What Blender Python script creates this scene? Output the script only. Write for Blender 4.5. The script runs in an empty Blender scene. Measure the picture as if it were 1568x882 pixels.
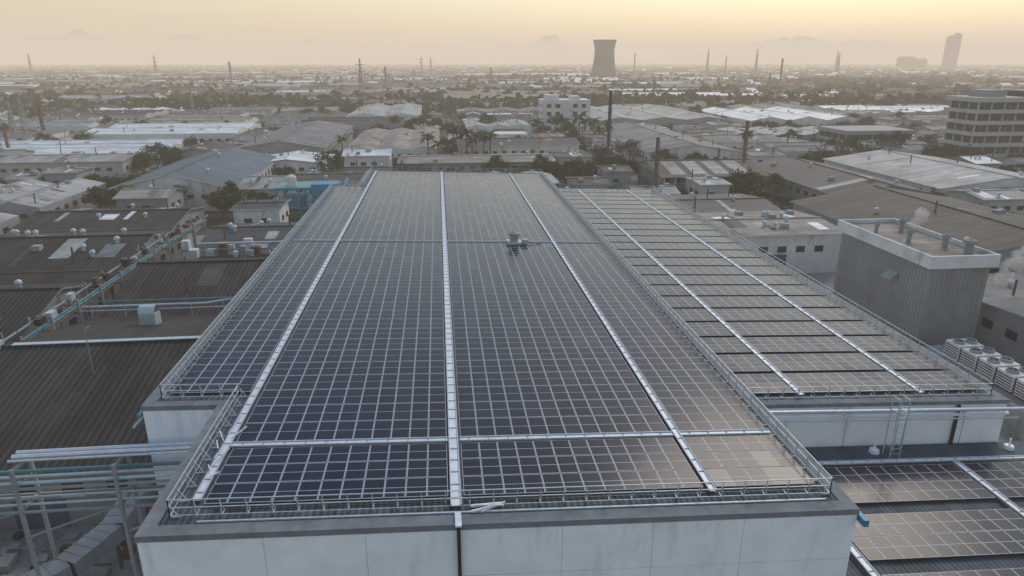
import bpy, bmesh, math, random, mathutils
from mathutils import Vector
random.seed(7)
R=random.uniform
KT=0.034
scene=bpy.context.scene
# ------------------------------------------------------------ materials
MATS={}
def M(name,col,rough=.7,metal=0,var=.25,ns=.3,sheet=None,wave=0,stain=None,spec=.4,sheetsize=(1.0,7.0),bump=.0,stripe=0):
    m=bpy.data.materials.new(name);m.use_nodes=True
    nt=m.node_tree;N=nt.nodes;L=nt.links
    b=N['Principled BSDF'];b.inputs['Roughness'].default_value=rough;b.inputs['Metallic'].default_value=metal
    b.inputs['Specular IOR Level'].default_value=spec
    tc=N.new('ShaderNodeTexCoord');co=tc.outputs['Object']
    n=N.new('ShaderNodeTexNoise');n.inputs['Scale'].default_value=ns;n.inputs['Detail'].default_value=8;n.inputs['Roughness'].default_value=.65
    L.new(co,n.inputs['Vector'])
    mr=N.new('ShaderNodeMapRange');mr.inputs[1].default_value=.3;mr.inputs[2].default_value=.7
    mr.inputs[3].default_value=1-var;mr.inputs[4].default_value=1+var
    L.new(n.outputs['Fac'],mr.inputs[0])
    last=mr.outputs[0]
    if sheet:
        mp=N.new('ShaderNodeMapping');L.new(co,mp.inputs[0])
        if sheet=='y': mp.inputs['Rotation'].default_value[2]=math.pi/2
        br=N.new('ShaderNodeTexBrick');br.inputs['Scale'].default_value=1
        br.inputs['Brick Width'].default_value=sheetsize[1];br.inputs['Row Height'].default_value=sheetsize[0]
        br.inputs['Mortar Size'].default_value=.02
        br.inputs['Color1'].default_value=(.78,.78,.78,1);br.inputs['Color2'].default_value=(1.18,1.18,1.18,1);br.inputs['Mortar'].default_value=(.6,.6,.6,1)
        L.new(mp.outputs[0],br.inputs['Vector'])
        mm=N.new('ShaderNodeMath');mm.operation='MULTIPLY';L.new(last,mm.inputs[0]);L.new(br.outputs['Color'],mm.inputs[1]);last=mm.outputs[0]
    if wave:
        w=N.new('ShaderNodeTexWave');w.inputs['Scale'].default_value=wave
        w.bands_direction='X' if sheet=='y' else 'Y'
        L.new(co,w.inputs['Vector'])
        bp=N.new('ShaderNodeBump');bp.inputs['Strength'].default_value=.7;bp.inputs['Distance'].default_value=.06
        L.new(w.outputs['Fac'],bp.inputs['Height']);L.new(bp.outputs[0],b.inputs['Normal'])
        if stripe:
            ms=N.new('ShaderNodeMapRange');ms.inputs[3].default_value=1-stripe;ms.inputs[4].default_value=1+stripe;L.new(w.outputs['Fac'],ms.inputs[0])
            mm=N.new('ShaderNodeMath');mm.operation='MULTIPLY';L.new(last,mm.inputs[0]);L.new(ms.outputs[0],mm.inputs[1]);last=mm.outputs[0]
    elif bump:
        bp=N.new('ShaderNodeBump');bp.inputs['Strength'].default_value=bump;bp.inputs['Distance'].default_value=.1
        L.new(n.outputs['Fac'],bp.inputs['Height']);L.new(bp.outputs[0],b.inputs['Normal'])
    vm=N.new('ShaderNodeVectorMath');vm.operation='SCALE';vm.inputs[0].default_value=col
    L.new(last,vm.inputs['Scale']);colout=vm.outputs[0]
    if stain:
        n2=N.new('ShaderNodeTexNoise');n2.inputs['Scale'].default_value=stain[1];n2.inputs['Detail'].default_value=9;n2.inputs['Roughness'].default_value=.7
        mp2=N.new('ShaderNodeMapping');L.new(co,mp2.inputs[0]);mp2.inputs['Scale'].default_value=stain[3] if len(stain)>3 else (1,1,1)
        mp2.inputs['Location'].default_value=(13,7,3)
        L.new(mp2.outputs[0],n2.inputs['Vector'])
        r2=N.new('ShaderNodeMapRange');r2.inputs[1].default_value=stain[2];r2.inputs[2].default_value=stain[2]+.15
        L.new(n2.outputs['Fac'],r2.inputs[0])
        mx=N.new('ShaderNodeMix');mx.data_type='RGBA';L.new(r2.outputs[0],mx.inputs['Factor']);L.new(colout,mx.inputs['A'])
        mx.inputs['B'].default_value=(*stain[0],1);colout=mx.outputs['Result']
    L.new(colout,b.inputs['Base Color'])
    MATS[name]=m
    return name
M('white_paint',(.85,.875,.90),.6,var=.07,ns=.6,stain=((.62,.65,.68),.5,.55,(1,1,.18)))
M('concrete',(.26,.26,.25),.85,var=.3,ns=.5,stain=((.12,.12,.115),.2,.54),spec=.2)
M('coping',(.19,.205,.22),.85,var=.25,ns=.8,stain=((.12,.125,.13),.7,.55),spec=.2)
M('roof_deck',(.07,.085,.105),.7,var=.25,ns=.5,sheet='y',wave=.9,stripe=.3,spec=.2)
M('alu',(.62,.67,.72),.5,metal=.1,var=.15,ns=2)
M('frame',(.44,.48,.53),.5,metal=.1,var=.08,ns=2,spec=.2)
M('galv',(.46,.53,.56),.5,metal=.2,var=.15,ns=2)
M('black',(.02,.02,.022),.5,var=.1)
M('glassA',(.009,.014,.031),.19,var=.25,ns=.15,spec=.12,stain=((.018,.023,.034),.12,.58))
M('glassB',(.010,.015,.031),.21,var=.3,ns=.2,spec=.14,stain=((.022,.026,.035),.2,.56))
M('glassC',(.012,.018,.036),.15,var=.25,ns=.2,spec=.14)
M('dark_glass',(.03,.035,.04),.2,var=.3)
M('brown_x',(.075,.068,.063),.75,var=.35,ns=.15,sheet='x',wave=.5,stain=((.12,.10,.085),.12,.6),spec=.2,stripe=.2)
M('brown_y',(.040,.037,.036),.75,var=.35,ns=.12,sheet='y',wave=.5,stain=((.065,.057,.05),.15,.56),spec=.2,stripe=.4)
M('grey_x',(.17,.18,.19),.75,var=.3,ns=.1,sheet='x',wave=.8,stain=((.09,.085,.08),.1,.54),spec=.25)
M('grey_y',(.15,.16,.17),.75,var=.3,ns=.1,sheet='y',wave=.8,stain=((.09,.085,.08),.1,.54),spec=.25)
M('dgrey_x',(.06,.065,.07),.7,var=.3,ns=.1,sheet='x',wave=.8,stain=((.12,.115,.11),.1,.6),spec=.25)
M('lgrey_x',(.34,.35,.35),.7,var=.25,ns=.1,sheet='x',wave=.8,stain=((.17,.16,.145),.1,.52),spec=.25)
M('lgrey_y',(.30,.31,.31),.7,var=.25,ns=.1,sheet='y',wave=.8,stain=((.17,.16,.145),.1,.52),spec=.25)
M('beige_x',(.28,.26,.23),.8,var=.3,ns=.1,sheet='x',wave=.8,stain=((.14,.115,.10),.1,.52),spec=.2)
M('white_x',(.66,.69,.71),.55,var=.15,ns=.1,sheet='x',wave=.8,stain=((.40,.39,.37),.15,.6),spec=.3)
M('bluegrey_x',(.085,.125,.165),.6,var=.15,ns=.1,sheet='x',wave=.8,spec=.25)
M('terracotta',(.20,.095,.065),.8,var=.35,ns=.2,spec=.2)
M('rust',(.14,.08,.06),.85,var=.4,ns=1,stain=((.26,.24,.22),.6,.6))
M('wall_white',(.60,.60,.59),.75,var=.18,ns=.3,stain=((.28,.27,.25),.3,.56,(1,1,.3)))
M('wall_mid',(.42,.42,.41),.8,var=.15,ns=.2,stain=((.25,.24,.23),.3,.58,(1,1,.3)))
M('wall_grey',(.27,.28,.29),.8,var=.2,ns=.3)
M('clad',(.24,.25,.245),.65,var=.18,ns=.2,stain=((.17,.165,.15),.5,.58,(1,1,.15)),spec=.3)
M('blue',(.03,.22,.36),.5,var=.15)
M('teal',(.08,.26,.30),.5,var=.15)
M('silver',(.62,.64,.66),.35,metal=.5,var=.15,ns=1.5)
M('bark',(.10,.075,.055),.9,var=.3,ns=3)
M('leafA',(.04,.072,.03),.8,var=.4,ns=.6,spec=.2)
M('leafB',(.022,.045,.022),.85,var=.4,ns=.6,spec=.2)
M('leafC',(.07,.105,.045),.8,var=.4,ns=.6,spec=.2)
M('mass_leaf',(.03,.052,.03),.9,var=.5,ns=.02,spec=.1)
M('field_grass',(.07,.11,.04),.9,var=.45,ns=.03,spec=.1)
M('hill',(.06,.08,.06),.95,var=.3,ns=.002)
M('tower_conc',(.075,.075,.08),.9,var=.15,ns=.04)
M('tower_light',(.15,.148,.15),.9,var=.12,ns=.04)
M('asphalt',(.055,.055,.058),.85,var=.25,ns=.4)
M('marking',(.7,.7,.68),.7,var=.15)
M('kerb',(.35,.35,.34),.8)
M('far_conc',(.36,.37,.38),.8,var=.1)
def ground_mat():
    m=bpy.data.materials.new('ground_soil');m.use_nodes=True;nt=m.node_tree;N=nt.nodes;L=nt.links
    b=N['Principled BSDF'];b.inputs['Roughness'].default_value=.9;b.inputs['Specular IOR Level'].default_value=.1
    tc=N.new('ShaderNodeTexCoord')
    n=N.new('ShaderNodeTexNoise');n.inputs['Scale'].default_value=.02;n.inputs['Detail'].default_value=10;n.inputs['Roughness'].default_value=.62;L.new(tc.outputs['Object'],n.inputs['Vector'])
    cr=N.new('ShaderNodeValToRGB');e=cr.color_ramp.elements
    e[0].position=.35;e[0].color=(.025,.040,.02,1);e[1].position=.68;e[1].color=(.13,.125,.115,1)
    x=e.new(.47);x.color=(.04,.055,.03,1);x=e.new(.53);x.color=(.08,.076,.068,1)
    L.new(n.outputs['Fac'],cr.inputs[0])
    n2=N.new('ShaderNodeTexNoise');n2.inputs['Scale'].default_value=.6;n2.inputs['Detail'].default_value=8;L.new(tc.outputs['Object'],n2.inputs['Vector'])
    mx=N.new('ShaderNodeMix');mx.data_type='RGBA';mx.blend_type='OVERLAY';mx.inputs['Factor'].default_value=.7
    L.new(cr.outputs[0],mx.inputs['A']);L.new(n2.outputs['Fac'],mx.inputs['B']);L.new(mx.outputs['Result'],b.inputs['Base Color'])
    MATS['ground_soil']=m
ground_mat()
# ------------------------------------------------------------ mesh builder
class MB:
    def __init__(s): s.v=[];s.f=[];s.m=[];s.names=[]
    def mi(s,n):
        if n not in s.names:s.names.append(n)
        return s.names.index(n)
    def face(s,pts,mat):
        i=len(s.v);s.v+=[tuple(p) for p in pts];s.f.append(tuple(range(i,i+len(pts))));s.m.append(s.mi(mat))
    def box(s,x0,x1,y0,y1,z0,z1,mat,top=None,bottom=True):
        i=len(s.v)
        s.v+=[(x0,y0,z0),(x1,y0,z0),(x1,y1,z0),(x0,y1,z0),(x0,y0,z1),(x1,y0,z1),(x1,y1,z1),(x0,y1,z1)]
        fs=[(0,1,5,4),(1,2,6,5),(2,3,7,6),(3,0,4,7),(4,5,6,7)]
        if bottom: fs.append((3,2,1,0))
        for k,f in enumerate(fs):
            s.f.append(tuple(i+a for a in f));s.m.append(s.mi(top if (k==4 and top) else mat))
    def beam(s,a,b,w,mat,h=None,n=4):
        a=Vector(a);b=Vector(b);d=b-a
        if d.length<1e-6:return
        d.normalize();up=Vector((0,0,1)) if abs(d.z)<.9 else Vector((1,0,0))
        u=d.cross(up).normalized();w2=u.cross(d).normalized();h=h or w
        i=len(s.v)
        for p in (a,b):
            for k in range(n):
                t=2*math.pi*(k+.5)/n;q=math.sqrt(2) if n==4 else 1
                s.v.append(tuple(p+u*math.cos(t)*w*.5*q+w2*math.sin(t)*h*.5*q))
        for k in range(n):
            k2=(k+1)%n;s.f.append((i+k,i+k2,i+n+k2,i+n+k));s.m.append(s.mi(mat))
        s.f.append(tuple(i+k for k in range(n))[::-1]);s.m.append(s.mi(mat))
        s.f.append(tuple(i+n+k for k in range(n)));s.m.append(s.mi(mat))
    def lathe(s,cx,cy,prof,mat,n=16,cap=True):
        i=len(s.v)
        for r,z in prof:
            for k in range(n):
                t=2*math.pi*k/n;s.v.append((cx+r*math.cos(t),cy+r*math.sin(t),z))
        for j in range(len(prof)-1):
            for k in range(n):
                k2=(k+1)%n;s.f.append((i+j*n+k,i+j*n+k2,i+(j+1)*n+k2,i+(j+1)*n+k));s.m.append(s.mi(mat if isinstance(mat,str) else mat[j]))
        if cap:
            s.f.append(tuple(i+(len(prof)-1)*n+k for k in range(n)));s.m.append(s.mi(mat if isinstance(mat,str) else mat[-1]))
    def gable(s,x0,x1,y0,y1,ze,zr,axis,roof,wall,ov=.6,th=.18,pos=.5,patches=0):
        if axis=='y':
            xm=x0+(x1-x0)*pos;sl=(zr-ze)/(xm-x0);sr=(zr-ze)/(x1-xm)
            for yy in (y0,y1): s.face([(x0,yy,ze),(x1,yy,ze),(xm,yy,zr)],wall)
            a=y0-ov;b=y1+ov
            L=[(x0-ov,ze-ov*sl),(xm,zr),(x1+ov,ze-ov*sr)]
            for (p,q) in ((L[0],L[1]),(L[1],L[2])):
                s.face([(p[0],a,p[1]+th),(q[0],a,q[1]+th),(q[0],b,q[1]+th),(p[0],b,p[1]+th)],roof)
                s.face([(p[0],a,p[1]),(p[0],b,p[1]),(q[0],b,q[1]),(q[0],a,q[1])],wall)
                for yy in (a,b): s.face([(p[0],yy,p[1]),(q[0],yy,q[1]),(q[0],yy,q[1]+th),(p[0],yy,p[1]+th)],wall)
                for _ in range(patches):
                    f0=random.choice([0.03,.5,R(.03,.5)]);f1=min(.94,f0+random.choice([.3,.45,.9]));ww=random.choice([1,1,2,3]);ya=R(a+.5,b-ww-.5)
                    pp=lambda f:(p[0]+(q[0]-p[0])*f,p[1]+(q[1]-p[1])*f+th+.02+.004*_)
                    u=pp(f0);v=pp(f1)
                    s.face([(u[0],ya,u[1]),(v[0],ya,v[1]),(v[0],ya+ww,v[1]),(u[0],ya+ww,u[1])],random.choice(['dgrey_x','lgrey_x','white_x','brown_x','grey_x','lgrey_x']))
            for p in (L[0],L[2]): s.face([(p[0],a,p[1]),(p[0],b,p[1]),(p[0],b,p[1]+th),(p[0],a,p[1]+th)],wall)
            s.box(xm-.3,xm+.3,a,b,zr+th-.04,zr+th+.14,roof)
        else:
            t=MB();t.gable(y0,y1,x0,x1,ze,zr,'y',roof,wall,ov,th,pos,patches)
            i=len(s.v);s.v+=[(v[1],v[0],v[2]) for v in t.v]
            for f,mm in zip(t.f,t.m): s.f.append(tuple(i+a for a in f)[::-1]);s.m.append(s.mi(t.names[mm]))
    def obj(s,name,tilt=False,smooth=False,dz=0):
        me=bpy.data.meshes.new(name)
        v=s.v
        if tilt: v=[(p[0],p[1],p[2]-KT*p[0]) for p in v]
        me.from_pydata(v,[],s.f)
        for n in s.names: me.materials.append(MATS[n])
        me.polygons.foreach_set('material_index',s.m)
        if smooth: me.polygons.foreach_set('use_smooth',[True]*len(s.f))
        me.update()
        o=bpy.data.objects.new(name,me);scene.collection.objects.link(o);return o
# ------------------------------------------------------------ ground
g=MB();S=16000
g.face([(-S,-S,0),(S,-S,0),(S,S,0),(-S,S,0)],'ground_soil');g.obj('ground')
g=MB();g.face([(-60,-15,.02),(90,-15,.02),(90,150,.02),(-60,150,.02)],'concrete');g.obj('factory_yard_pavement')
# ------------------------------------------------------------ main building
ZR=14.0
b=MB()
b.box(-15,21.6,28.75,143,-2,ZR-.32,'white_paint')
b.box(-19.8,-15.002,41.9,124,-2,ZR-.32,'white_paint')
b.box(-15.06,21.66,28.69,29.5,ZR-.32,ZR+.02,'coping')
b.box(-15.06,-14.3,29.5,41.84,ZR-.32,ZR+.02,'coping')
b.box(20.95,21.66,29.5,142.3,ZR-.32,ZR+.02,'coping')
b.box(-15.06,21.66,142.3,143.06,ZR-.32,ZR+.02,'coping')
b.box(-19.86,-14.3,41.84,42.5,ZR-.32,ZR+.02,'coping')
b.box(-19.86,-19.1,42.5,123.4,ZR-.32,ZR+.02,'coping')
b.box(-19.86,-14.3,123.4,124.06,ZR-.32,ZR+.02,'coping')
b.box(-15.06,-14.3,124.06,142.3,ZR-.32,ZR+.02,'coping')
b.box(-14.3,20.95,29.5,142.3,ZR-.31,ZR-.03,'roof_deck')
b.box(-19.1,-14.302,42.5,123.4,ZR-.31,ZR-.032,'roof_deck')
for x in (-9.2,-4.3,5.6,10.4,15.3): b.box(x-.02,x+.02,28.742,28.749,0,ZR-.33,'wall_white')
for z in (3.2,7.3,10.8): b.box(-14.9,21.5,28.744,28.749,z,z+.03,'wall_white')
b.box(.22,.4,28.5,28.7,-1,ZR+.1,'black')
b.box(.15,.47,28.45,29.6,ZR+.03,ZR+.12,'alu')
b.box(21.67,21.95,28.2,142.5,ZR-.75,ZR-.35,'blue')
b.beam((-20.15,42,ZR-.8),(-20.15,124,ZR-.8),.25,'teal')
b.beam((-20.6,42,ZR-1.6),(-20.6,124,ZR-1.6),.18,'galv',n=8)
b.obj('factory_main_building',tilt=True)
def panels(b,x0,x1,y0,y1,z,nx,ny,rg=.075,cg=.025,split=True,fr=.032,mats=('glassA','glassB','glassC')):
    px=(x1-x0)/nx;py=(y1-y0)/ny
    for i in range(nx):
        for j in range(ny):
            xa=x0+i*px+cg/2;xb=x0+(i+1)*px-cg/2;ya=y0+j*py+rg/2;yb=y0+(j+1)*py-rg/2
            b.box(xa,xb,ya,yb,z-.04,z,'frame',bottom=False)
            e=.004;q=random.choice(mats) if random.random()<.3 else mats[0]
            ym=(ya+yb)/2
            segs=((ya+fr,ym-.022),(ym+.022,yb-fr)) if split else ((ya+fr,yb-fr),)
            for (u,w) in segs:
                b.face([(xa+fr,u,z+e),(xb-fr,u,z+e),(xb-fr,w,z+e),(xa+fr,w,z+e)],q)
def walkway(b,x0,x1,y0,y1,z):
    b.box(x0,x1,y0,y1,z-.05,z,'alu')
    if x1-x0<y1-y0:
        for xx in (x0,x1): b.box(xx-.03,xx+.03,y0,y1,z+.001,z+.07,'frame')
        y=y0+.6
        while y<y1:
            b.box(x0+.03,x1-.03,y,y+.07,z+.001,z+.03,'wall_grey');y+=1.2
    else:
        for yy in (y0,y1): b.box(x0,x1,yy-.03,yy+.03,z+.001,z+.07,'frame')
        x=x0+.6
        while x<x1:
            b.box(x,x+.07,y0+.03,y1-.03,z+.001,z+.03,'wall_grey');x+=1.2
PZ=ZR+.16
XB=[(-12.55,-.15,11),(.65,13.85,12),(14.55,20.35,5)]
YB=[(30.9,36.2,3),(36.85,84.1,21),(84.95,140.8,25)]
for (x0,x1,nx) in XB:
    for (y0,y1,ny) in YB:
        b=MB();panels(b,x0,x1,y0,y1,PZ,nx,ny);b.obj('solar_panel_array',tilt=True)
for (y0,y1,ny) in ((43.4,84.1,18),(84.95,122.8,17)):
    b=MB();panels(b,-18.5,-13.35,y0,y1,PZ,5,ny);b.obj('solar_panel_array',tilt=True)
b=MB()
for x0,x1,y0,y1 in ((-13.15,-12.75,31.2,141),(-.02,.5,30,141),(14.02,14.4,30.5,141)): walkway(b,x0,x1,y0,y1,PZ+.05)
for y0 in (36.32,84.3): 
    for x0,x1 in ((-12.72,-.06),(.54,13.98),(14.44,20.4)): walkway(b,x0,x1,y0,y0+.42,PZ+.03)
walkway(b,-18.5,-13.2,84.3,84.72,PZ+.03)
b.box(.56,.62,30,84,PZ+.05,PZ+.11,'black')
b.obj('roof_walkway',tilt=True)
def rail(pts,z,name='roof_railing',tilt=True,h=1.0,step=1.25):
    b=MB()
    for (a,c) in zip(pts[:-1],pts[1:]):
        d=math.hypot(c[0]-a[0],c[1]-a[1]);n=max(1,round(d/step))
        for k in range(n+1):
            t=k/n;x=a[0]+(c[0]-a[0])*t;y=a[1]+(c[1]-a[1])*t
            b.beam((x,y,z),(x,y,z+h),.045,'galv')
            nx,ny=-(c[1]-a[1])/d,(c[0]-a[0])/d
            b.beam((x+nx*.45,y+ny*.45,z+.02),(x,y,z+h*.75),.03,'galv')
            b.beam((x+nx*.5,y+ny*.5,z+.03),(x,y,z+.03),.04,'galv')
        for hh in (h,h*.55): b.beam((a[0],a[1],z+hh),(c[0],c[1],z+hh),.045,'galv')
        b.beam((a[0],a[1],z+.1),(c[0],c[1],z+.1),.03,'galv')
    b.obj(name,tilt=tilt)
rail([(-13.9,30.1),(20.75,30.1),(20.75,141.9),(-13.9,141.9),(-13.9,123.2),(-18.9,123.2),(-18.9,42.9),(-13.9,42.9),(-13.9,30.1)],ZR+.02)
b=MB()
b.box(8.1,9.9,82.8,84.3,ZR+.22,ZR+.55,'galv')
b.lathe(9,83.6,[(.5,ZR+.5),(.5,ZR+1.25),(.72,ZR+1.3),(.72,ZR+1.55),(.12,ZR+1.85)],'wall_grey',16)
for k in range(8):
    t=2*math.pi*k/8;b.beam((9+.56*math.cos(t),83.6+.56*math.sin(t),ZR+.55),(9+.56*math.cos(t),83.6+.56*math.sin(t),ZR+1.3),.06,'galv')
b.box(10.0,10.7,83.1,83.8,ZR+.22,ZR+.8,'wall_mid');b.beam((10.3,83.5,ZR+.5),(12.5,84.0,ZR+.3),.1,'galv')
b.obj('roof_vent',tilt=True)
b=MB()
b.beam((1.0,29.6,ZR+.1),(2.4,30.0,ZR+.15),.1,'white_paint');b.beam((1.2,30.1,ZR+.1),(2.7,29.9,ZR+.2),.08,'alu');b.beam((1.5,29.55,ZR+.08),(2.8,30.3,ZR+.12),.07,'alu');b.beam((1.0,30.1,ZR+.06),(2.6,30.25,ZR+.06),.12,'white_paint')
b.obj('loose_metal_profiles',tilt=True)
b=MB()
for k in range(8):
    x=-13.3+R(-.2,.5);y=33+k*.7;b.beam((x,y,ZR+.1+R(0,.4)),(x+R(-.5,.7),y+R(.3,1.2),ZR+.3+R(0,.5)),.06,'alu')
b.obj('aluminium_offcuts',tilt=True)
# cable trays and conduits on the open strip of roof deck
b=MB()
b.box(-12.5,20.3,29.62,29.72,ZR-.02,ZR+.06,'galv')
b.beam((-12,30.55,ZR+.04),(20.2,30.55,ZR+.04),.05,'black')
for x in range(-12,21,3): b.beam((x,29.7,ZR+.02),(x+R(-.3,.3),30.8,ZR+.02),.035,'black')
b.obj('cable_tray',tilt=True)
# ------------------------------------------------------------ right lower roof
Z2=11.8
b=MB()
b.box(21.9,44.5,44.5,138,-2,Z2-.3,'white_paint')
b.box(21.9,44.56,44.4,45.1,Z2-.3,Z2+.02,'coping');b.box(43.8,44.56,45.1,137.3,Z2-.3,Z2+.02,'coping');b.box(21.9,44.56,137.3,138.06,Z2-.3,Z2+.02,'coping')
b.box(21.9,43.8,45.1,137.3,Z2-.29,Z2-.04,'roof_deck')
b.box(21.9,44.5,44.1,44.38,Z2-1.15,Z2-.95,'white_paint')
for x in (26,31,36,41): b.box(x,x+.06,44.492,44.499,6,Z2-1.3,'wall_grey')
b.box(40.1,40.3,44.25,44.45,5,Z2-.3,'black')
b.obj('factory_side_building',tilt=True)
y=46.0
xs=[(22.4,27.3,4),(28.0,37.4,8),(38.2,43.3,4)]
arr=[MB(),MB(),MB()]
while y<134:
    for a,(x0,x1,nx) in zip(arr,xs):
        panels(a,x0,x1,y,y+3.45,Z2+.2,nx,2,rg=.06,cg=.03,mats=('glassB','glassA','glassC'))
    y+=3.95
for a in arr:a.obj('solar_panel_array',tilt=True)
b=MB()
for x0 in (27.4,37.55): walkway(b,x0,x0+.45,45.6,136,Z2+.22)
b.obj('roof_walkway',tilt=True)
rail([(22.2,45.3),(43.6,45.3),(43.6,137),(24,137)],Z2+.02)
b=MB()
b.beam((21.9,43.6,Z2-.2),(46.5,43.6,Z2-.35),.28,'silver',n=10);b.beam((21.9,43.2,Z2-.75),(44.5,43.2,Z2-.9),.12,'galv',n=8)
for x in (24,30,34.5,40): b.beam((x,43.4,Z2-.5),(x,44.5,Z2-.5),.1,'galv')
b.obj('insulated_pipe',tilt=True)
b=MB()
for dx,dy in ((0,0),(.8,0),(0,.8),(.8,.8)): b.beam((33.6+dx,42.4+dy,7.6),(33.6+dx,42.4+dy,Z2+1.3),.06,'galv')
for z in [8+i*.45 for i in range(11)]: b.beam((33.6,42.4,z),(34.4,42.4,z),.035,'galv')
for z in (9,10.5,12,13): 
    b.beam((33.6,42.4,z),(33.6,43.2,z),.04,'galv');b.beam((34.4,42.4,z),(34.4,43.2,z),.04,'galv')
b.obj('access_ladder',tilt=True)
Z3=8.0
b=MB()
b.box(21.9,75,18,44.4,-3,Z3-.2,'white_paint');b.box(21.95,75,18,44.38,Z3-.19,Z3,'roof_deck')
b.obj('factory_low_building',tilt=True)
arr=[MB(),MB(),MB()]
for y in (36.9,31.4,25.9,20.4):
    for a,(x0,x1,nx) in zip(arr,((24.9,37.9,11),(38.7,52.2,11),(53,66,11))):
        panels(a,x0,x1,y,y+4.3,Z3+.25,nx,2,rg=.06,mats=('glassB','glassB','glassA'))
for a in arr:a.obj('solar_panel_array',tilt=True)
b=MB()
for x0 in (24.2,38.05,52.4): walkway(b,x0,x0+.45,19,41.4,Z3+.3)
walkway(b,24.7,75,41.5,41.85,Z3+.3)
b.obj('roof_walkway',tilt=True)
for x in (24.5,33,44.5):
    b=MB();b.lathe(x,43.4,[(.4,Z3),(.35,Z3+.3),(.08,Z3+.35),(.08,Z3+.9)],'white_paint',10);b.obj('roof_vent_cap',tilt=True)
# ------------------------------------------------------------ warehouses
OCC=[(-22,46,10,146)]
def roofbits(b,x0,x1,y0,y1,ze,zr,axis,n):
    for _ in range(n):
        t=R(.1,.9);u=R(.08,.92)
        x=x0+(x1-x0)*t;y=y0+(y1-y0)*u
        f=t if axis=='y' else u
        z=ze+(zr-ze)*(1-abs(2*f-1))
        k=random.random()
        if k<.5:b.lathe(x,y,[(.3,z),(.3,z+.7),(.5,z+.8),(.42,z+1.1),(.1,z+1.3)],'galv',8)
        elif k<.7:b.box(x-.6,x+.6,y-.6,y+.6,z-.2,z+.9,'wall_grey')
        else:b.lathe(x,y,[(.16,z),(.16,z+2.4)],'rust',6)
def warehouse(x0,x1,y0,y1,ze,zr,axis='y',roof='grey_x',wall='wall_grey',name='warehouse',spans=1,bits=4,win=True,doors=True,patches=3):
    OCC.append((x0-1.2,x1+1.2,y0-1.2,y1+1.2))
    b=MB();b.box(x0,x1,y0,y1,-.5,ze,wall)
    if axis=='y':
        w=(x1-x0)/spans
        for i in range(spans): b.gable(x0+i*w,x0+(i+1)*w,y0,y1,ze,zr,'y',roof,wall,ov=.02 if spans>1 else .6,patches=patches);roofbits(b,x0+i*w,x0+(i+1)*w,y0,y1,ze,zr,'y',bits)
    else:
        w=(y1-y0)/spans
        for i in range(spans): b.gable(x0,x1,y0+i*w,y0+(i+1)*w,ze,zr,'x',roof,wall,ov=.02 if spans>1 else .6,patches=patches);roofbits(b,x0,x1,y0+i*w,y0+(i+1)*w,ze,zr,'x',bits)
    if win:
        x=x0+2
        while x<x1-2.5:
            b.box(x,x+1.6,y0-.05,y0+.05,ze*.55,ze*.55+1.1,'dark_glass');b.box(x-.1,x+1.7,y0-.12,y0+.02,ze*.55-.12,ze*.55-.003,'wall_white');x+=3.4
        for xx in (x0,x1):
            y=y0+2
            while y<y1-2.5:
                b.box(xx-.05,xx+.05,y,y+1.8,ze*.55,ze*.55+1.1,'dark_glass');y+=4
    if doors:
        xm=(x0+x1)/2;b.box(xm-2,xm+2,y0-.08,y0+.06,0,min(3.6,ze*.5),'bluegrey_x')
    return b.obj(name)
W=warehouse
W(-43,-22.6,50,84,5.4,9.0,'x','brown_y','wall_grey','corrugated_shed',bits=0,patches=0)
W(-43,-22.6,86,112,5.0,8.2,'x','brown_y','wall_grey','corrugated_shed',bits=3,patches=1)
W(-84,-48.5,74,100,5.2,8.6,'x','brown_y','wall_grey','corrugated_shed',bits=9,patches=2)
W(-84,-48.5,101,132,5.2,8.2,'x','brown_y','wall_grey','corrugated_shed',bits=14,patches=4)
W(-84,-50,36,72,4.5,7.6,'y','brown_y','wall_grey','corrugated_shed',bits=5)
W(-42,-26,117,140,4.5,6.4,'x','dgrey_x','wall_grey','corrugated_shed',bits=6)
W(-82,-52,176,232,5.6,9.2,'y','bluegrey_x','wall_white','warehouse',bits=2,patches=0)
W(-51,-40,178,196,5,6.5,'x','lgrey_y','wall_white','workshop',bits=3)
W(-84,-54,140,160,4.2,5.6,'x','brown_y','wall_grey','workshop',bits=6)
W(-125,-88,118,150,5,6.4,'y','lgrey_x','wall_grey','warehouse',spans=3,patches=6)
W(-125,-88,158,190,5,6.4,'y','lgrey_x','wall_grey','warehouse',spans=3,patches=6)
W(-130,-88,80,112,5,6.4,'y','grey_x','wall_grey','warehouse',spans=3,patches=6)
W(-200,-98,252,288,5.2,6.6,'x','white_x','wall_white','warehouse',spans=3,patches=1)
W(-92,-72,240,262,6,8,'y','dgrey_x','wall_grey','warehouse')
W(-145,-84,300,342,7,8.5,'x','white_x','wall_white','warehouse',spans=2)
W(-70,-40,246,330,7,9.5,'y','grey_x','wall_grey','warehouse',bits=8)
W(-60,-36,222,242,5,6.4,'y','white_x','wall_white','workshop')
W(-34,0,250,322,5.5,6.6,'y','beige_x','wall_white','warehouse',spans=3,patches=5)
W(-13,37,220,240,4.8,5.6,'x','beige_x','wall_grey','workshop',bits=8)
W(70,101,226,312,6.5,9,'y','grey_x','wall_white','warehouse',bits=6)
W(80,148,345,450,7,8.5,'y','lgrey_x','wall_grey','warehouse',spans=3)
W(155,215,335,410,7,9,'y','white_x','wall_white','warehouse',spans=3)
W(4,106,545,640,8,10,'x','beige_x','wall_grey','warehouse',spans=3)
W(-50,-11,387,480,7,8.5,'y','lgrey_x','wall_white','warehouse',spans=2)
W(93,118,150,200,5.5,8,'y','dgrey_x','wall_grey','warehouse',bits=5)
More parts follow.
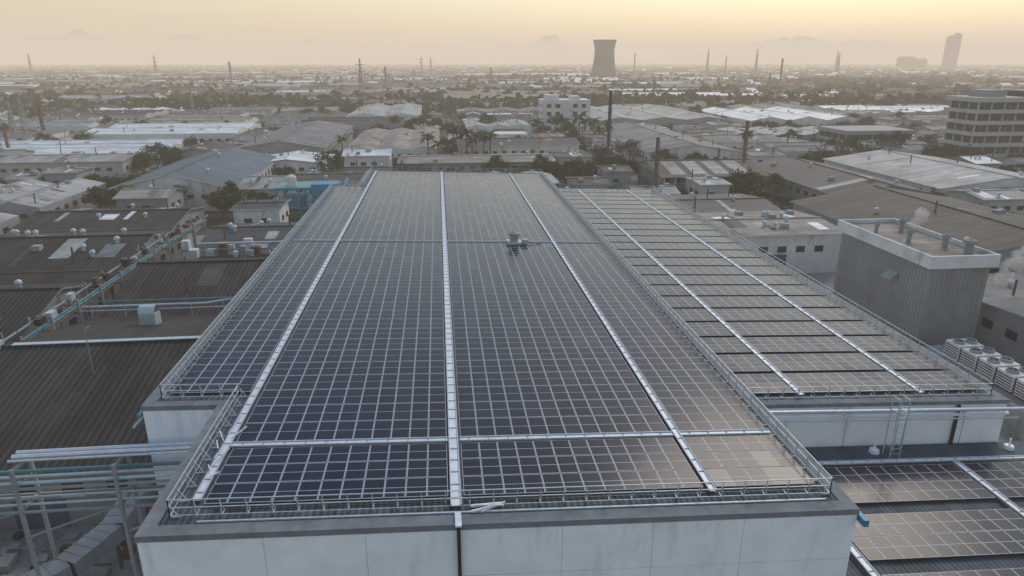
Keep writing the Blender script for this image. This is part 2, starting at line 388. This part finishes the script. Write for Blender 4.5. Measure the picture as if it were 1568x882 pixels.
W(122,160,155,208,6,8.5,'y','lgrey_x','wall_white','warehouse',bits=5)
W(78,116,96,143,6,9,'y','brown_x','wall_grey','warehouse',spans=1,bits=6,patches=1)
W(71,118,46,92,4.6,6.2,'x','grey_x','wall_grey','warehouse',bits=30)
W(46,70,110,128,7.2,7.8,'x','beige_x','wall_white','workshop',bits=12,patches=6)
W(46,72,134,158,5,6.2,'x','dgrey_x','wall_grey','workshop',bits=8)
# ------------------------------------------------------------ right clad tower
b=MB()
x0,x1=60.2,68.2
b.box(x0,x1,75.4,95,0,11.7,'clad')
for y in [75.4+i*.6 for i in range(1,32)]: b.box(x0-.06,x0-.001,y,y+.12,0,11.6,'clad')
for x in [x0+i*.6 for i in range(1,13)]: b.box(x,x+.12,75.34,75.399,0,11.6,'clad')
b.box(x0-.6,x1+.6,74.8,75.1,11.5,13.1,'wall_white');b.box(x0-.6,x1+.6,95.3,95.6,11.5,13.1,'wall_white')
b.box(x0-.6,x0-.3,75.1,95.3,11.5,13.1,'wall_white');b.box(x1+.3,x1+.6,75.1,95.3,11.5,13.1,'wall_white')
b.box(x0-.3,x1+.3,75.1,95.3,12.0,12.5,'beige_x')
for x,y,r in ((63,84,.3),(66,81,.35),(61.5,89,.25),(66,90,.3),(67,78,.5)):
    b.lathe(x,y,[(r,12.5),(r,13.7),(r*1.7,13.8),(r*1.5,14.2),(.05,14.5)],'wall_grey',10)
b.box(x0-1,x0-.07,81,83,8,8.2,'wall_grey');b.face([(x0-1.1,81,8.2),(x0-1.1,83,8.2),(x0-.06,83,9.2),(x0-.06,81,9.2)],'wall_grey')
b.face([(x0-1.1,81,8.2),(x0-.06,81,9.2),(x0-.06,81,8.2)],'wall_grey')
b.obj('clad_process_tower');OCC.append((46,120,44,160))
b=MB()
b.box(56.5,63.5,52,71,0,3.0,'concrete')
b.obj('equipment_plinth')
for i in range(6):
    b=MB();y=53+i*2.6
    b.box(58.2,61.2,y,y+2.2,3.2,5.0,'wall_white')
    for x in (58.3,60.9): b.box(x,x+.2,y+.1,y+2.1,3.0,3.2,'black')
    for k in range(5): b.box(58.14,58.199,y+.1,y+2.1,3.4+k*.3,3.5+k*.3,'black')
    b.box(58.4,61.0,y-.05,y-.001,3.4,4.8,'black')
    for x in (58.95,60.45):
        b.lathe(x,y+1.1,[(.62,5.0),(.6,5.3),(.5,5.3),(.48,5.1)],'wall_grey',14,cap=False)
        b.lathe(x,y+1.1,[(.48,5.04),(.15,5.06),(.12,5.2)],'black',14)
    b.obj('condenser_unit')
# ------------------------------------------------------------ office blocks
def slab_block(x0,x1,y0,y1,nf,fh,wall='wall_white',bay=3.2,band=.42,over=0,pier=.5,z0=0):
    b=MB();b.box(x0+.5,x1-.5,y0+.5,y1-.5,z0,z0+nf*fh,'dark_glass')
    for k in range(nf+1):
        z=z0+k*fh
        b.box(x0-over,x1+over,y0-over,y1+over,z-.02 if k==0 else z-fh*band*.5,z+fh*band*.5 if k<nf else z+.9,wall)
    for k in range(nf):
        za=z0+k*fh+(fh*band*.5);zb=z0+(k+1)*fh-fh*band*.5
        n=max(2,round((x1-x0)/bay));st=(x1-x0-pier)/n
        for i in range(n+1):
            for ya,yb in ((y0+.03,y0+.5),(y1-.5,y1-.03)): b.box(x0+.03+i*st*.997,x0+.03+i*st*.997+pier-.06,ya,yb,za,zb,wall)
            if i<n and i%2==0: b.box(x0+i*st+st*.5,x0+i*st+st*.5+.12,y0+.35,y0+.498,za,zb,wall)
        n=max(2,round((y1-y0)/bay));st=(y1-y0-pier)/n
        for i in range(1,n):
            for xa,xb in ((x0+.03,x0+.5),(x1-.5,x1-.03)): b.box(xa,xb,y0+.03+i*st,y0+i*st+pier-.03,za,zb,wall)
    OCC.append((x0-3,x1+3,y0-3,y1+3))
    return b
b=slab_block(48,70.5,323,338,5,3.5,bay=4.5,band=.5,pier=2.0)
b.box(50,56,326,334,17.5,20.5,'wall_white');b.box(62,66,326,334,17.5,20,'wall_white')
b.box(57,61,322.6,323,0,17,'wall_white')
b.obj('office_building')
b=slab_block(21.5,35.5,279,290,2,3.4,bay=4,band=.6,pier=2.2);b.obj('office_annex')
b=slab_block(186,255,226,240,6,3.8,wall='wall_mid',bay=5,band=.34,over=1.2)
b.box(190,198,229,237,23,26,'wall_grey');b.box(206,235,229,238,23.7,25.4,'dark_glass');b.box(205,236,228,239,25.401,25.9,'wall_grey')
for k in range(8): b.box(208+k*4,209.2+k*4,228.3,229,23.7,25.4,'wall_mid')
b.obj('apartment_block')
b=slab_block(154,181,250,270,3,3.2,wall='wall_grey',bay=5,band=.35,over=.6);b.obj('apartment_wing')
OCC.append((56,90,175,208))
b=MB()
b.box(60,87,179,204,0,.3,'concrete')
b.box(60,87,181,204,.3,6.4,'wall_grey')
b.box(59,88,177,205,3.2,3.5,'concrete')
for i in range(10):
    x=59.4+i*3.1;b.box(x,x+.35,177.3,177.65,.3,3.199,'wall_white');b.box(x,x+.35,177.3,177.65,3.501,6.3,'wall_white')
for i in range(9): b.box(60.5+i*3.1,62.3+i*3.1,180.9,181.1,3.6,5.6,'dark_glass');b.box(60.5+i*3.1,62.3+i*3.1,180.9,181.1,.5,2.7,'dark_glass')
for z in (4.0,4.5): b.box(59.3,87.7,177.2,177.26,z,z+.08,'galv')
b.gable(59,88,177,206,6.3,8.6,'x','brown_x','wall_grey')
for i in range(4): b.face([(62+i*6,178.5,6.75),(66+i*6,178.5,6.75),(66+i*6,190,8.6),(62+i*6,190,8.6)],'lgrey_x')
b.obj('open_sided_factory_block')
OCC.append((-40,-22,160,176))
b=MB();ox=-38;oy=162
for i in range(4):
    for j in range(2): b.beam((ox+i*5,oy+j*8,0),(ox+i*5,oy+j*8,7.5),.4,'blue')
for z in (3,7.4):
    for j in range(2): b.beam((ox,oy+j*8,z),(ox+15,oy+j*8,z),.35,'blue')
    for i in range(4): b.beam((ox+i*5,oy,z),(ox+i*5,oy+8,z),.35,'blue')
b.box(ox+8,ox+14,oy-.5,oy+5,3.3,8.6,'blue');b.box(ox-.5,ox+7.9,oy-.2,oy+8.5,7.65,7.9,'teal')
b.box(ox+1,ox+6,oy+1,oy+7,3.2,5.6,'blue');b.lathe(ox+3,oy+3,[(1.2,7.9),(1.2,10),(.2,10.6)],'wall_white',14)
b.obj('blue_steel_structure')
b=MB();b.box(23,36,147,160,-.2,4.5,'wall_grey');b.box(22.6,36.4,146.5,160.4,4.5,4.9,'blue');b.box(23,36,146.9,160,4.901,5.0,'blue')
b.obj('blue_roof_shelter')
# ------------------------------------------------------------ chimneys, cooling tower, masts
def chimney(x,y,h,r,mat,name='chimney'):
    b=MB();b.lathe(x,y,[(r*1.25,0),(r*1.2,.8),(r,1),(r*.85,h*.97),(r*1.05,h*.975),(r*1.05,h)],mat,14)
    for k in range(int(h/1.5)): b.beam((x+r+.25,y-.2,1+k*1.5),(x+r+.25,y+.2,1+k*1.5),.05,mat)
    for dy in (-.2,.2): b.beam((x+r+.25,y+dy,1),(x+r+.2,y+dy,h-.5),.05,mat)
    b.lathe(x,y,[(r*1.6,h*.8),(r*1.6,h*.8+.1)],mat,10)
    b.obj(name)
chimney(62,251,25.5,.65,'black');chimney(55,171,17.5,.5,'rust');chimney(96,210,18,.6,'rust')
chimney(80,192,12,.3,'rust');chimney(87,190,11,.3,'rust');chimney(-152,262,14,.5,'rust');chimney(-140,420,20,.6,'wall_grey');chimney(-175,330,18,.8,'rust')
chimney(-50,700,30,1,'wall_grey');chimney(60,800,28,1,'wall_grey');chimney(450,900,38,1.2,'rust');chimney(-250,900,34,1.4,'wall_grey');chimney(420,1500,50,1.5,'wall_grey')
chimney(600,1300,40,1.2,'wall_grey');chimney(560,1350,42,1.2,'rust');chimney(300,620,25,.8,'wall_grey')
b=MB();prof=[];mm=[]
for k in range(25):
    t=k/24;z=4+65*t
    r=17.0*math.sqrt(1+((z-52)/52.0)**2*1.35)
    prof.append((r+max(0,(z-52)/17)**1.5*2.6,z));mm.append('tower_conc' if z<40 else 'tower_light')
inner=[(r-.8,z) for r,z in prof[::-1]]
b.lathe(290,1231,prof+inner,mm+mm[::-1],48,cap=False)
for k in range(24):
    t=2*math.pi*k/24;r=prof[0][0]
    b.beam((290+(r+.8)*math.cos(t),1231+(r+.8)*math.sin(t),0),(290+r*math.cos(t+.13)*.99,1231+r*math.sin(t+.13)*.99,4.4),1,'tower_conc')
    b.beam((290+(r+.8)*math.cos(t),1231+(r+.8)*math.sin(t),0),(290+r*math.cos(t-.13)*.99,1231+r*math.sin(t-.13)*.99,4.4),1,'tower_conc')
b.obj('cooling_tower',smooth=True)
def lattice(x,y,h,w,name='lattice_tower',th=.3):
    b=MB();n=int(h/4)
    c=lambda k,z:(x+(w*(1-z/h)+.5)*(.5 if k in(0,3) else -.5),y+(w*(1-z/h)+.5)*(.5 if k<2 else -.5),z)
    for k in range(4):
        b.beam(c(k,0),c(k,h),th,'wall_grey')
        for j in range(n):
            z0=h*j/n;z1=h*(j+1)/n;k2=(k+1)%4
            b.beam(c(k,z0),c(k2,z1),th*.6,'wall_grey');b.beam(c(k2,z0),c(k,z1),th*.6,'wall_grey');b.beam(c(k,z1),c(k2,z1),th*.6,'wall_grey')
    for z in (.75,.88): b.beam((x-w*.9,y,h*z),(x+w*.9,y,h*z),th,'wall_grey')
    b.obj(name)
lattice(-60,570,37,4,th=.4);lattice(-166,300,22,2.5,th=.2);lattice(-176,310,20,2.5,th=.2)
for x,y,h in ((-560,1500,45),(-30,1400,42),(-12,1400,40),(620,1600,60),(760,1650,62),(880,1500,50),(1050,1800,60),(-900,1700,50)): lattice(x,y,h,6,th=.7)
b=MB()
def hr(b,x0,x1,y0,y1,h):
    b.box(x0,x1,y0,y1,0,h,'far_conc')
    n=int(h/3.3)
    for k in range(1,n):
        b.box(x0-.4,x1+.4,y0-.4,y0-.05,k*3.3,k*3.3+1.5,'dark_glass');b.box(x0-.5,x0-.05,y0+1,y1-1,k*3.3,k*3.3+1.5,'dark_glass')
    for x in [x0+i*(x1-x0)/5 for i in range(6)]: b.box(x-.8,x+.8,y0-.9,y0-.41,0,h+1,'far_conc')
    b.box(x0+3,x1-3,y0+3,y1-3,h,h+5,'far_conc')
hr(b,1702,1722,2250,2272,108);hr(b,1725,1743,2255,2275,116)
b.obj('high_rise_apartments')
b=MB();hr(b,1590,1640,2320,2350,42);hr(b,1650,1690,2330,2350,36);b.obj('hotel_building')
# ------------------------------------------------------------ hills
b=MB()
def ridge(x0,x1,y,pts,depth=1500,n=160):
    def h(x):
        v=0
        for (c,w,a) in pts: v+=a*math.exp(-abs((x-c)/w)**1.5)
        v*=1+.25*mathutils.noise.noise(Vector((x/300,y/100,0)))+.12*mathutils.noise.noise(Vector((x/90,y/100,3)))
        return v
    rows=[(y-depth,0),(y-depth*.6,.35),(y-depth*.3,.7),(y,1),(y+depth*.5,0)]
    base=len(b.v)
    for i in range(n+1):
        x=x0+(x1-x0)*i/n;hh=h(x)
        for (yy,f) in rows: b.v.append((x,yy,hh*f*(1+.1*mathutils.noise.noise(Vector((x/200,yy/200,1)))) -2))
    for i in range(n):
        for j in range(4):
            a=base+i*5+j;b.f.append((a,a+5,a+6,a+1));b.m.append(b.mi('hill'))
ridge(-9000,1200,9500,[(-6500,1700,255),(-4500,900,265),(-3000,900,250),(-1500,900,215),(0,900,200),(900,260,180)])
ridge(400,2600,9000,[(1380,230,200),(1380,700,140),(2000,500,100)])
ridge(2200,9000,8600,[(3000,300,135),(3900,700,140),(4400,500,190),(5300,700,185),(7000,1500,200)])
b.obj('hills',smooth=True)
# ------------------------------------------------------------ roads
def road(x0,x1,y0,y1,name='road'):
    b=MB();b.box(x0,x1,y0,y1,-.1,.05,'asphalt')
    if x1-x0<y1-y0:
        for xx in (x0-.3,x1): b.box(xx,xx+.3,y0,y1,-.1,.17,'kerb')
        y=y0;xm=(x0+x1)/2
        while y<y1: b.face([(xm-.08,y,.056),(xm+.08,y,.056),(xm+.08,y+3,.056),(xm-.08,y+3,.056)],'marking');y+=8
    else:
        for yy in (y0-.3,y1): b.box(x0,x1,yy,yy+.3,-.1,.17,'kerb')
        x=x0;ym=(y0+y1)/2
        while x<x1: b.face([(x,ym-.08,.056),(x+3,ym-.08,.056),(x+3,ym+.08,.056),(x,ym+.08,.056)],'marking');x+=8
    OCC.append((x0-1,x1+1,y0-1,y1+1));b.obj(name)
road(-180,240,209,216);road(3,10,322,540);road(-130,260,314,320)
FIELDS=[(330,560,640,760),(420,900,800,960),(560,1000,1010,1120),(300,400,480,540)]
b=MB()
for x0,x1,y0,y1 in FIELDS: b.face([(x0,y0,.03),(x1,y0,.03),(x1+30,y1,.03),(x0+40,y1,.03)],'field_grass');OCC.append((x0,x1,y0,y1))
b.obj('grass_field')
# ------------------------------------------------------------ infill warehouses
def free(x0,x1,y0,y1):
    for o in OCC:
        if x0<o[1] and x1>o[0] and y0<o[3] and y1>o[2]: return False
    return True
roofs=['grey_x','lgrey_x','beige_x','dgrey_x','lgrey_x','grey_x','brown_x','dgrey_x','white_x','brown_x','beige_x']
cnt=0
for tries in range(10500):
    y0=R(140,520);x0=R(-.85*y0-40,.98*y0+60);big=tries<3200
    if tries<900: w=R(35,62);d=R(18,46)
    elif big: w=R(20,40);d=R(14,34)
    else: w=R(7,18);d=R(8,20)
    if y0<200 and x0>60: w=min(w,24);d=min(d,22)
    if free(x0,x0+w,y0,y0+d):
        ze=R(4.5,7);ax=random.choice('xyx')
        rf=random.choice(roofs)
        if ax=='x': rf={'grey_x':'grey_y','lgrey_x':'lgrey_y'}.get(rf,rf)
        sp=max(1,round((w if ax=='y' else d)/R(11,18))) if big else 1
        warehouse(x0,x0+w,y0,y0+d,ze,ze+(R(.7,1.5) if big else R(.2,1.2)),ax,rf,random.choice(['wall_grey','wall_white','wall_mid']),'warehouse' if big else 'workshop',spans=sp,bits=random.randint(1,4),patches=random.randint(0,4));cnt+=1
    if cnt>430:break
# ------------------------------------------------------------ distant city
b=MB()
cols=['grey_x','lgrey_x','beige_x','dgrey_x','brown_x','white_x','terracotta','terracotta','brown_x','bluegrey_x']
def house(x,y,w,d,h,rf,wl,rise):
    b.box(x-w/2,x+w/2,y-d/2,y+d/2,0,h,wl,bottom=False)
    i=len(b.v);o=.4
    b.v+=[(x-w/2-o,y-d/2-o,h),(x+w/2+o,y-d/2-o,h),(x+w/2+o,y+d/2+o,h),(x-w/2-o,y+d/2+o,h),(x-w/2-o,y,h+rise),(x+w/2+o,y,h+rise)]
    for f,m in (((0,1,5,4),rf),((3,4,5,2),rf),((0,4,3),wl),((1,2,5),wl)): b.f.append(tuple(i+a for a in f));b.m.append(b.mi(m))
y=470
while y<4200:
    step=19+y*.015
    x=-.95*y-100
    while x<1.1*y+100:
        big=(y<1700 and x<.4*y) and random.random()<.78
        sx=step*(R(1.8,3.6) if big else R(1.0,1.7))
        cx=x+sx/2;cy=y+R(-.3,.3)*step
        ok=free(cx-sx/2,cx+sx/2,cy-step/2,cy+step/2) and math.hypot(cx-290,cy-1231)>50
        if ok and random.random()<.88:
            if big or random.random()<.15:
                house(cx,cy,sx*.92,step*.78,R(6,9),random.choice(cols[:6]),random.choice(['wall_grey','wall_white']),R(.8,2))
            else:
                for q in range(5):
                    house(cx+R(-.45,.45)*sx,cy+R(-.45,.45)*step,R(8,15),R(8,13),R(3.5,10),random.choice(cols[3:9]),random.choice(['wall_grey','wall_white','beige_x']),R(1,3))
        x+=sx
    y+=step
b.obj('distant_city_buildings')
# ------------------------------------------------------------ trees
def leafcl(b,c,r,n,s,mats):
    for _ in range(n):
        while True:
            p=Vector((R(-1,1),R(-1,1),R(-1,1)))
            if p.length<1:break
        p=Vector(c)+p*r
        a=Vector((R(-1,1),R(-1,1),R(-.6,.6))).normalized();t=a.cross(Vector((R(-1,1),R(-1,1),R(-1,1)))).normalized()
        q=s*R(.6,1.3)
        b.face([p-a*q*.5,p+t*q*.35,p+a*q*.5,p-t*q*.35],random.choice(mats))
def tree_mesh(h,cr,seed):
    random.seed(seed);b=MB()
    b.lathe(0,0,[(.3,0),(.2,h*.3),(.12,h*.55)],'bark',8)
    ends=[]
    for k in range(7):
        t=2*math.pi*k/7+R(-.3,.3);l=cr*R(.45,.85)
        e=(math.cos(t)*l,math.sin(t)*l,h*R(.5,.8));ends.append(e)
        b.beam((0,0,h*R(.25,.45)),e,.13,'bark',n=5)
    ends.append((0,0,h*.85))
    for e in ends:
        for j in range(5):
            c=(e[0]+R(-1,1)*cr*.3,e[1]+R(-1,1)*cr*.3,e[2]+R(-.6,.9)*cr*.3)
            leafcl(b,c,cr*R(.2,.34),40,.55,random.choice([['leafA','leafB'],['leafB'],['leafA','leafC'],['leafA']]))
    o=b.obj('tree');return o
protos=[tree_mesh(8,4.2,1),tree_mesh(7,3.4,2),tree_mesh(10,4.6,3),tree_mesh(6,3.6,4)]
tm=[o.data for o in protos]
for o in protos: bpy.data.objects.remove(o)
def palm_mesh(h,seed):
    random.seed(seed);b=MB()
    b.lathe(0,0,[(.32,0),(.22,h*.2),(.2,h*.9),(.26,h)],'bark',8)
    for k in range(17):
        t=2*math.pi*k/17+R(-.2,.2);el=R(.1,1.1);L=R(3.0,3.9);prev=Vector((0,0,h));d=Vector((math.cos(t)*math.cos(el),math.sin(t)*math.cos(el),math.sin(el)))
        side=Vector((-math.sin(t),math.cos(t),0))
        for s in range(7):
            nx=prev+d*L/7;d=(d+Vector((0,0,-.24))).normalized()
            w=.75*(1-abs(s-2.5)/5)
            m=random.choice(['leafA','leafB','leafB'])
            for sg in (-1,1):
                b.face([prev,nx,nx+side*sg*w*.6+d*.2+Vector((0,0,-.35*w)),prev+side*sg*w+d*.25+Vector((0,0,-.4*w))],m)
            prev=nx
    return b.obj('palm_tree')
pp=[palm_mesh(8.5,11),palm_mesh(7.4,12),palm_mesh(9.5,13)];pm=[o.data for o in pp]
for o in pp: bpy.data.objects.remove(o)
random.seed(21)
def put(me,name,x,y,s=1):
    o=bpy.data.objects.new(name,me);o.location=(x,y,0);o.rotation_euler[2]=R(0,6.3);o.scale=(s,s,s*R(.9,1.1));scene.collection.objects.link(o)
for i in range(8): put(random.choice(pm),'palm_tree',-4+i*3.2+R(-.7,.7),246+R(-2,2),R(1.0,1.3))
for i in range(12): put(random.choice(pm),'palm_tree',40+i*2.9+R(-.8,.8),296+R(-4,4),R(1.0,1.35))
for x,y in ((-36,262),(110,240)): put(random.choice(pm),'palm_tree',x,y,R(.9,1.2))
for i in range(14): put(random.choice(tm),'tree',16+i*3.6+R(-1,1),205+R(-3,2),R(.7,.95))
for i in range(16): put(random.choice(tm),'tree',-30+i*4.1+R(-1,1),340+R(-4,4),R(.8,1.2))
for x,y,s in ((98,142,1),(102,146,1.1),(95,147,.9),(-6,205,.9),(-2,206,.8),(30,168,.8),(44,170,.8),(38,172,.9),(52,166,.7),(-88,236,.9),(-28,330,1),(125,214,1.1),(138,220,1.2),(148,216,1.1),(168,212,1.2),(160,232,1.2),(142,238,1.3),(172,225,1.1),(116,150,.8),(120,140,.8),(-86,200,.8),(-45,205,.8),(-28,200,.8),(-20,182,.7)):
    put(random.choice(tm),'tree',x,y,s)
n=0
for t in range(6000):
    y=R(150,470);x=R(-.85*y-30,.98*y+30)
    if free(x-.5,x+.5,y-.5,y+.5):
        put(random.choice(tm),'tree',x,y,R(.5,1.0));n+=1
    if n>360:break
b=MB()
def clump(x,y,r,h,n):
    for _ in range(n):
        t=R(0,6.28);q=r*math.sqrt(random.random());z=h*(1-(q/r)**2*.6)*R(.35,1.0)
        s=r*R(.2,.4);p=Vector((x+q*math.cos(t),y+q*math.sin(t),z))
        a=Vector((R(-1,1),R(-1,1),R(-.5,.5))).normalized();u=a.cross(Vector((R(-1,1),R(-1,1),R(-1,1)))).normalized()
        b.face([p-a*s,p+u*s*.8,p+a*s,p-u*s*.8],random.choice(['mass_leaf','leafB','mass_leaf','leafA']))
for t in range(6000):
    y=460+3600*random.random()**1.4;x=R(-.9*y-60,1.05*y+60)
    r=R(5,9)+y*.003
    clump(x,y,r,R(7,12),20)
for t in range(360):
    y0=480+2600*random.random()**1.4;x0=R(-.9*y0,1.05*y0)
    for k in range(random.randint(4,14)): clump(x0+k*R(8,11),y0+R(-6,6),R(7,11),R(9,14),22)
for k in range(40): clump(225+k*3.2+R(-3,3),1150+R(-30,30),R(7,11),R(9,14),20)
b.obj('distant_trees')
# ------------------------------------------------------------ left foreground
b=MB()
for y,z in ((40.6,12.1),(41.1,12.1)): b.beam((-27.5,y,z+.1),(-15.2,y,z+.1),.3,'silver',n=12)
b.beam((-27.5,40.1,12.2),(-15.2,40.1,12.2),.16,'silver',n=10)
for y in (39.6,40.3,41.0): b.beam((-48,y,10.9),(-15.2,y,10.9),.2,'galv' if y<41 else 'teal',n=10)
for y in (39.8,40.6): b.beam((-48,y,9.2),(-15.2,y,9.2),.16,'galv',n=8)
for x in (-45,-39,-33,-27,-21):
    for y in (39.4,41.4): b.beam((x,y,0),(x,y,12),.2,'wall_grey')
    for z in (9,10.7,11.8): b.beam((x,39.3,z),(x,41.5,z),.16,'wall_grey')
    b.beam((x,39.4,7),(x+5.9,39.4,9),.1,'wall_grey')
for z in (10.6,8.9):
    for y in (39.4,41.4): b.beam((-48,y,z),(-15.2,y,z),.14,'wall_grey')
b.obj('pipe_rack')
b=MB()
for x,m in ((-46.6,'galv'),(-46.0,'teal'),(-45.4,'rust')): b.beam((x,40,6.6),(x,135,6.6),.25,m,n=8)
for x in (-47,-45): b.beam((x,40,7.6),(x,135,7.6),.15,'teal')
b.beam((-46.4,60,7.9),(-46.4,118,7.9),.22,'wall_grey',n=8)
for y in range(42,136,6):
    for x in (-47.2,-44.8): b.beam((x,y,0),(x,y,8.2),.2,'wall_grey')
    for z in (6.4,7.5): b.beam((-47.2,y,z),(-44.8,y,z),.16,'rust')
for k in range(70):
    y=R(46,130);xx=-46.8+R(0,1.2);s=R(.2,.8)
    if random.random()<.5: b.box(xx,xx+s,y,y+s*R(1,2),7.7,8.1+R(0,.6),random.choice(['wall_grey','rust','galv','black']))
    else: b.beam((xx,y,6.5),(xx,y,R(8,9.4)),.12,random.choice(['rust','galv','teal']),n=6)
b.obj('pipe_bridge')
b=MB()
def run(pts,w,m):
    for a,c in zip(pts[:-1],pts[1:]): b.beam(a,c,w,m,n=8)
run([(-45,85,6.8),(-30,85,6.8),(-24,86,7.4),(-21.5,92,7.6),(-21.3,120,7.6)],.3,'silver')
run([(-45,84.6,6.4),(-22,84.6,6.4)],.18,'galv');run([(-45,85.5,7.3),(-26,85.5,7.3),(-23,89,7.8),(-22,118,7.8)],.14,'teal')
run([(-21.4,50,6.2),(-21.4,112,6.2)],.3,'galv');run([(-48,73,7.6),(-84,73,7.6)],.25,'silver');run([(-48,100.5,7),(-84,100.5,7)],.3,'rust')
run([(-40,112.8,7.5),(-21,112.8,7.5)],.35,'silver');run([(-43,114.5,6),(-20,114.5,6)],.25,'teal')
for x in range(-44,-22,4): b.beam((x,85,0),(x,85,7),.15,'wall_grey')
for k in range(22):
    x=R(-44,-22);y=R(112.5,116);b.box(x,x+R(.5,1.6),y,y+R(.5,1.4),5,R(5.6,7.6),random.choice(['wall_grey','galv','rust','wall_white']))
b.obj('service_pipework')
b=MB()
pts=[(-24.5,49.5,3.6),(-24.6,44.5,3.4),(-26.2,41,3.2),(-29.5,37.5,3.0),(-33,34,2.8)]
for a,c in zip(pts[:-1],pts[1:]):
    b.beam(a,c,1.7,'wall_grey',h=1.2)
    n=5
    for k in range(n+1):
        t=k/n;p=Vector(a).lerp(Vector(c),t);q=Vector(a).lerp(Vector(c),min(1,t+.02))
        if k==n: p=Vector(a).lerp(Vector(c),.97);q=Vector(c)
        b.beam(p,q,1.8,'wall_grey',h=1.3)
for p in pts: b.beam((p[0],p[1],0),(p[0],p[1],p[2]-.5),.2,'rust')
b.obj('ventilation_duct')
b=MB()
b.box(-42.6,-23,66.7,67.3,9.33,9.40,'galv')
for k in range(12):
    a0=math.pi*k/12;a1=math.pi*(k+1)/12
    P=lambda a,x:(x,78-.8*math.cos(a),8.2+1.0*math.sin(a))
    b.face([P(a0,-35),P(a0,-33.2),P(a1,-33.2),P(a1,-35)],'galv')
    b.face([(-34,78,8.2),P(a0,-33.2),P(a1,-33.2)],'wall_grey')
b.box(-35,-33.2,77.2,78.8,6.4,8.22,'galv')
b.obj('roof_exhaust_hood')
b=MB();b.lathe(-33,62,[(.06,6),(.05,12.5)],'wall_grey',6);b.beam((-33,62,12.4),(-33,62.9,12.6),.05,'wall_grey');b.obj('lightning_rod')
b=MB()
for k in range(110):
    x=R(-36,-20.5);y=R(32,49);s=R(.2,1.1);b.box(x,x+s,y,y+s*R(.5,1.5),.03,.03+R(.1,.8),random.choice(['concrete','rust','wall_grey','brown_x','black','concrete']))
for k in range(30):
    x=R(-36,-21);y=R(33,48);b.beam((x,y,R(.1,.5)),(x+R(-2,2),y+R(-2,2),R(.1,.8)),.12,random.choice(['rust','galv','wall_grey']))
b.obj('scrap_pile')
W(-47,-36,26,47,2.6,3.2,'x','grey_y','wall_grey','lean_to_shed',bits=3)
# ------------------------------------------------------------ steam
def puff(name,blobs,dens,col):
    bm=bmesh.new()
    for (x,y,z,r) in blobs:
        res=bmesh.ops.create_icosphere(bm,subdivisions=4,radius=r)
        for v in res['verts']:
            nn=mathutils.noise.fractal(v.co*(1.6/r)+Vector((x,y,z)),1,2,4)
            v.co=v.co*(1+.5*nn)+Vector((x,y,z))
    me=bpy.data.meshes.new(name);bm.to_mesh(me);bm.free()
    o=bpy.data.objects.new(name,me);scene.collection.objects.link(o)
    m=bpy.data.materials.new(name+'_vapour');m.use_nodes=True;nt=m.node_tree;nt.nodes.clear()
    out=nt.nodes.new('ShaderNodeOutputMaterial');vs=nt.nodes.new('ShaderNodeVolumeScatter')
    vs.inputs['Color'].default_value=(*col,1);vs.inputs['Density'].default_value=dens;vs.inputs['Anisotropy'].default_value=.3
    nt.links.new(vs.outputs[0],out.inputs['Volume']);me.materials.append(m)
puff('steam_plume',[(63.5,84,15.2,.7),(64.5,84.4,16.1,.9)],.6,(.98,.98,.98))
puff('steam_plume',[(73,78,9,1.1),(74.6,78.5,10.3,1.5),(77,79,11.5,1.7)],.4,(.98,.98,.98))
# ------------------------------------------------------------ haze, sky, sun, camera
# homogeneous haze layer: absorption plus a fixed emission standing in for scattered skylight
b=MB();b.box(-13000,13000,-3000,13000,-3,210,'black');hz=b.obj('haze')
m=bpy.data.materials.new('haze_glow');m.use_nodes=True;nt=m.node_tree;nt.nodes.clear()
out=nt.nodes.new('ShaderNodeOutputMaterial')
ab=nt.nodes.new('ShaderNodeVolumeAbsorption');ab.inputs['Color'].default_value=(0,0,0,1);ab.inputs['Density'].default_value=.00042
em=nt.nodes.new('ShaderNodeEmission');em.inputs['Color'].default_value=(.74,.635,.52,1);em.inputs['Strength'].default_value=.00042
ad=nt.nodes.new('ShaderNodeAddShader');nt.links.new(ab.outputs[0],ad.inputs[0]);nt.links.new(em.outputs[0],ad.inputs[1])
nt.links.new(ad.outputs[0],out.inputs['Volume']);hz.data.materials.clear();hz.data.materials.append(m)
SEL=math.radians(38);SAZ=math.radians(34)
w=bpy.data.worlds.new('World');scene.world=w;w.use_nodes=True
nt=w.node_tree;bg=nt.nodes['Background'];sk=nt.nodes.new('ShaderNodeTexSky');sk.sky_type='NISHITA';sk.sun_disc=False
sk.sun_elevation=SEL;sk.sun_rotation=SAZ;sk.air_density=1.8;sk.dust_density=1.4;sk.ozone_density=3.8
nt.links.new(sk.outputs[0],bg.inputs[0]);bg.inputs[1].default_value=.15
l=bpy.data.lights.new('sun','SUN');l.energy=1.5;l.angle=math.radians(25);l.color=(1,.87,.72)
o=bpy.data.objects.new('sun',l);scene.collection.objects.link(o)
sd=Vector((math.sin(SAZ)*math.cos(SEL),math.cos(SAZ)*math.cos(SEL),math.sin(SEL)))
o.rotation_euler=(-sd).to_track_quat('-Z','Y').to_euler()
cam=bpy.data.cameras.new('camera');cam.lens=24;cam.sensor_width=36;cam.clip_end=30000;cam.clip_start=.5
co=bpy.data.objects.new('camera',cam);co.location=(0,0,36);co.rotation_euler=(math.radians(90-18.47),0,-math.radians(5.96));scene.collection.objects.link(co);scene.camera=co
scene.view_settings.view_transform='Standard';scene.view_settings.look='None';scene.view_settings.exposure=0
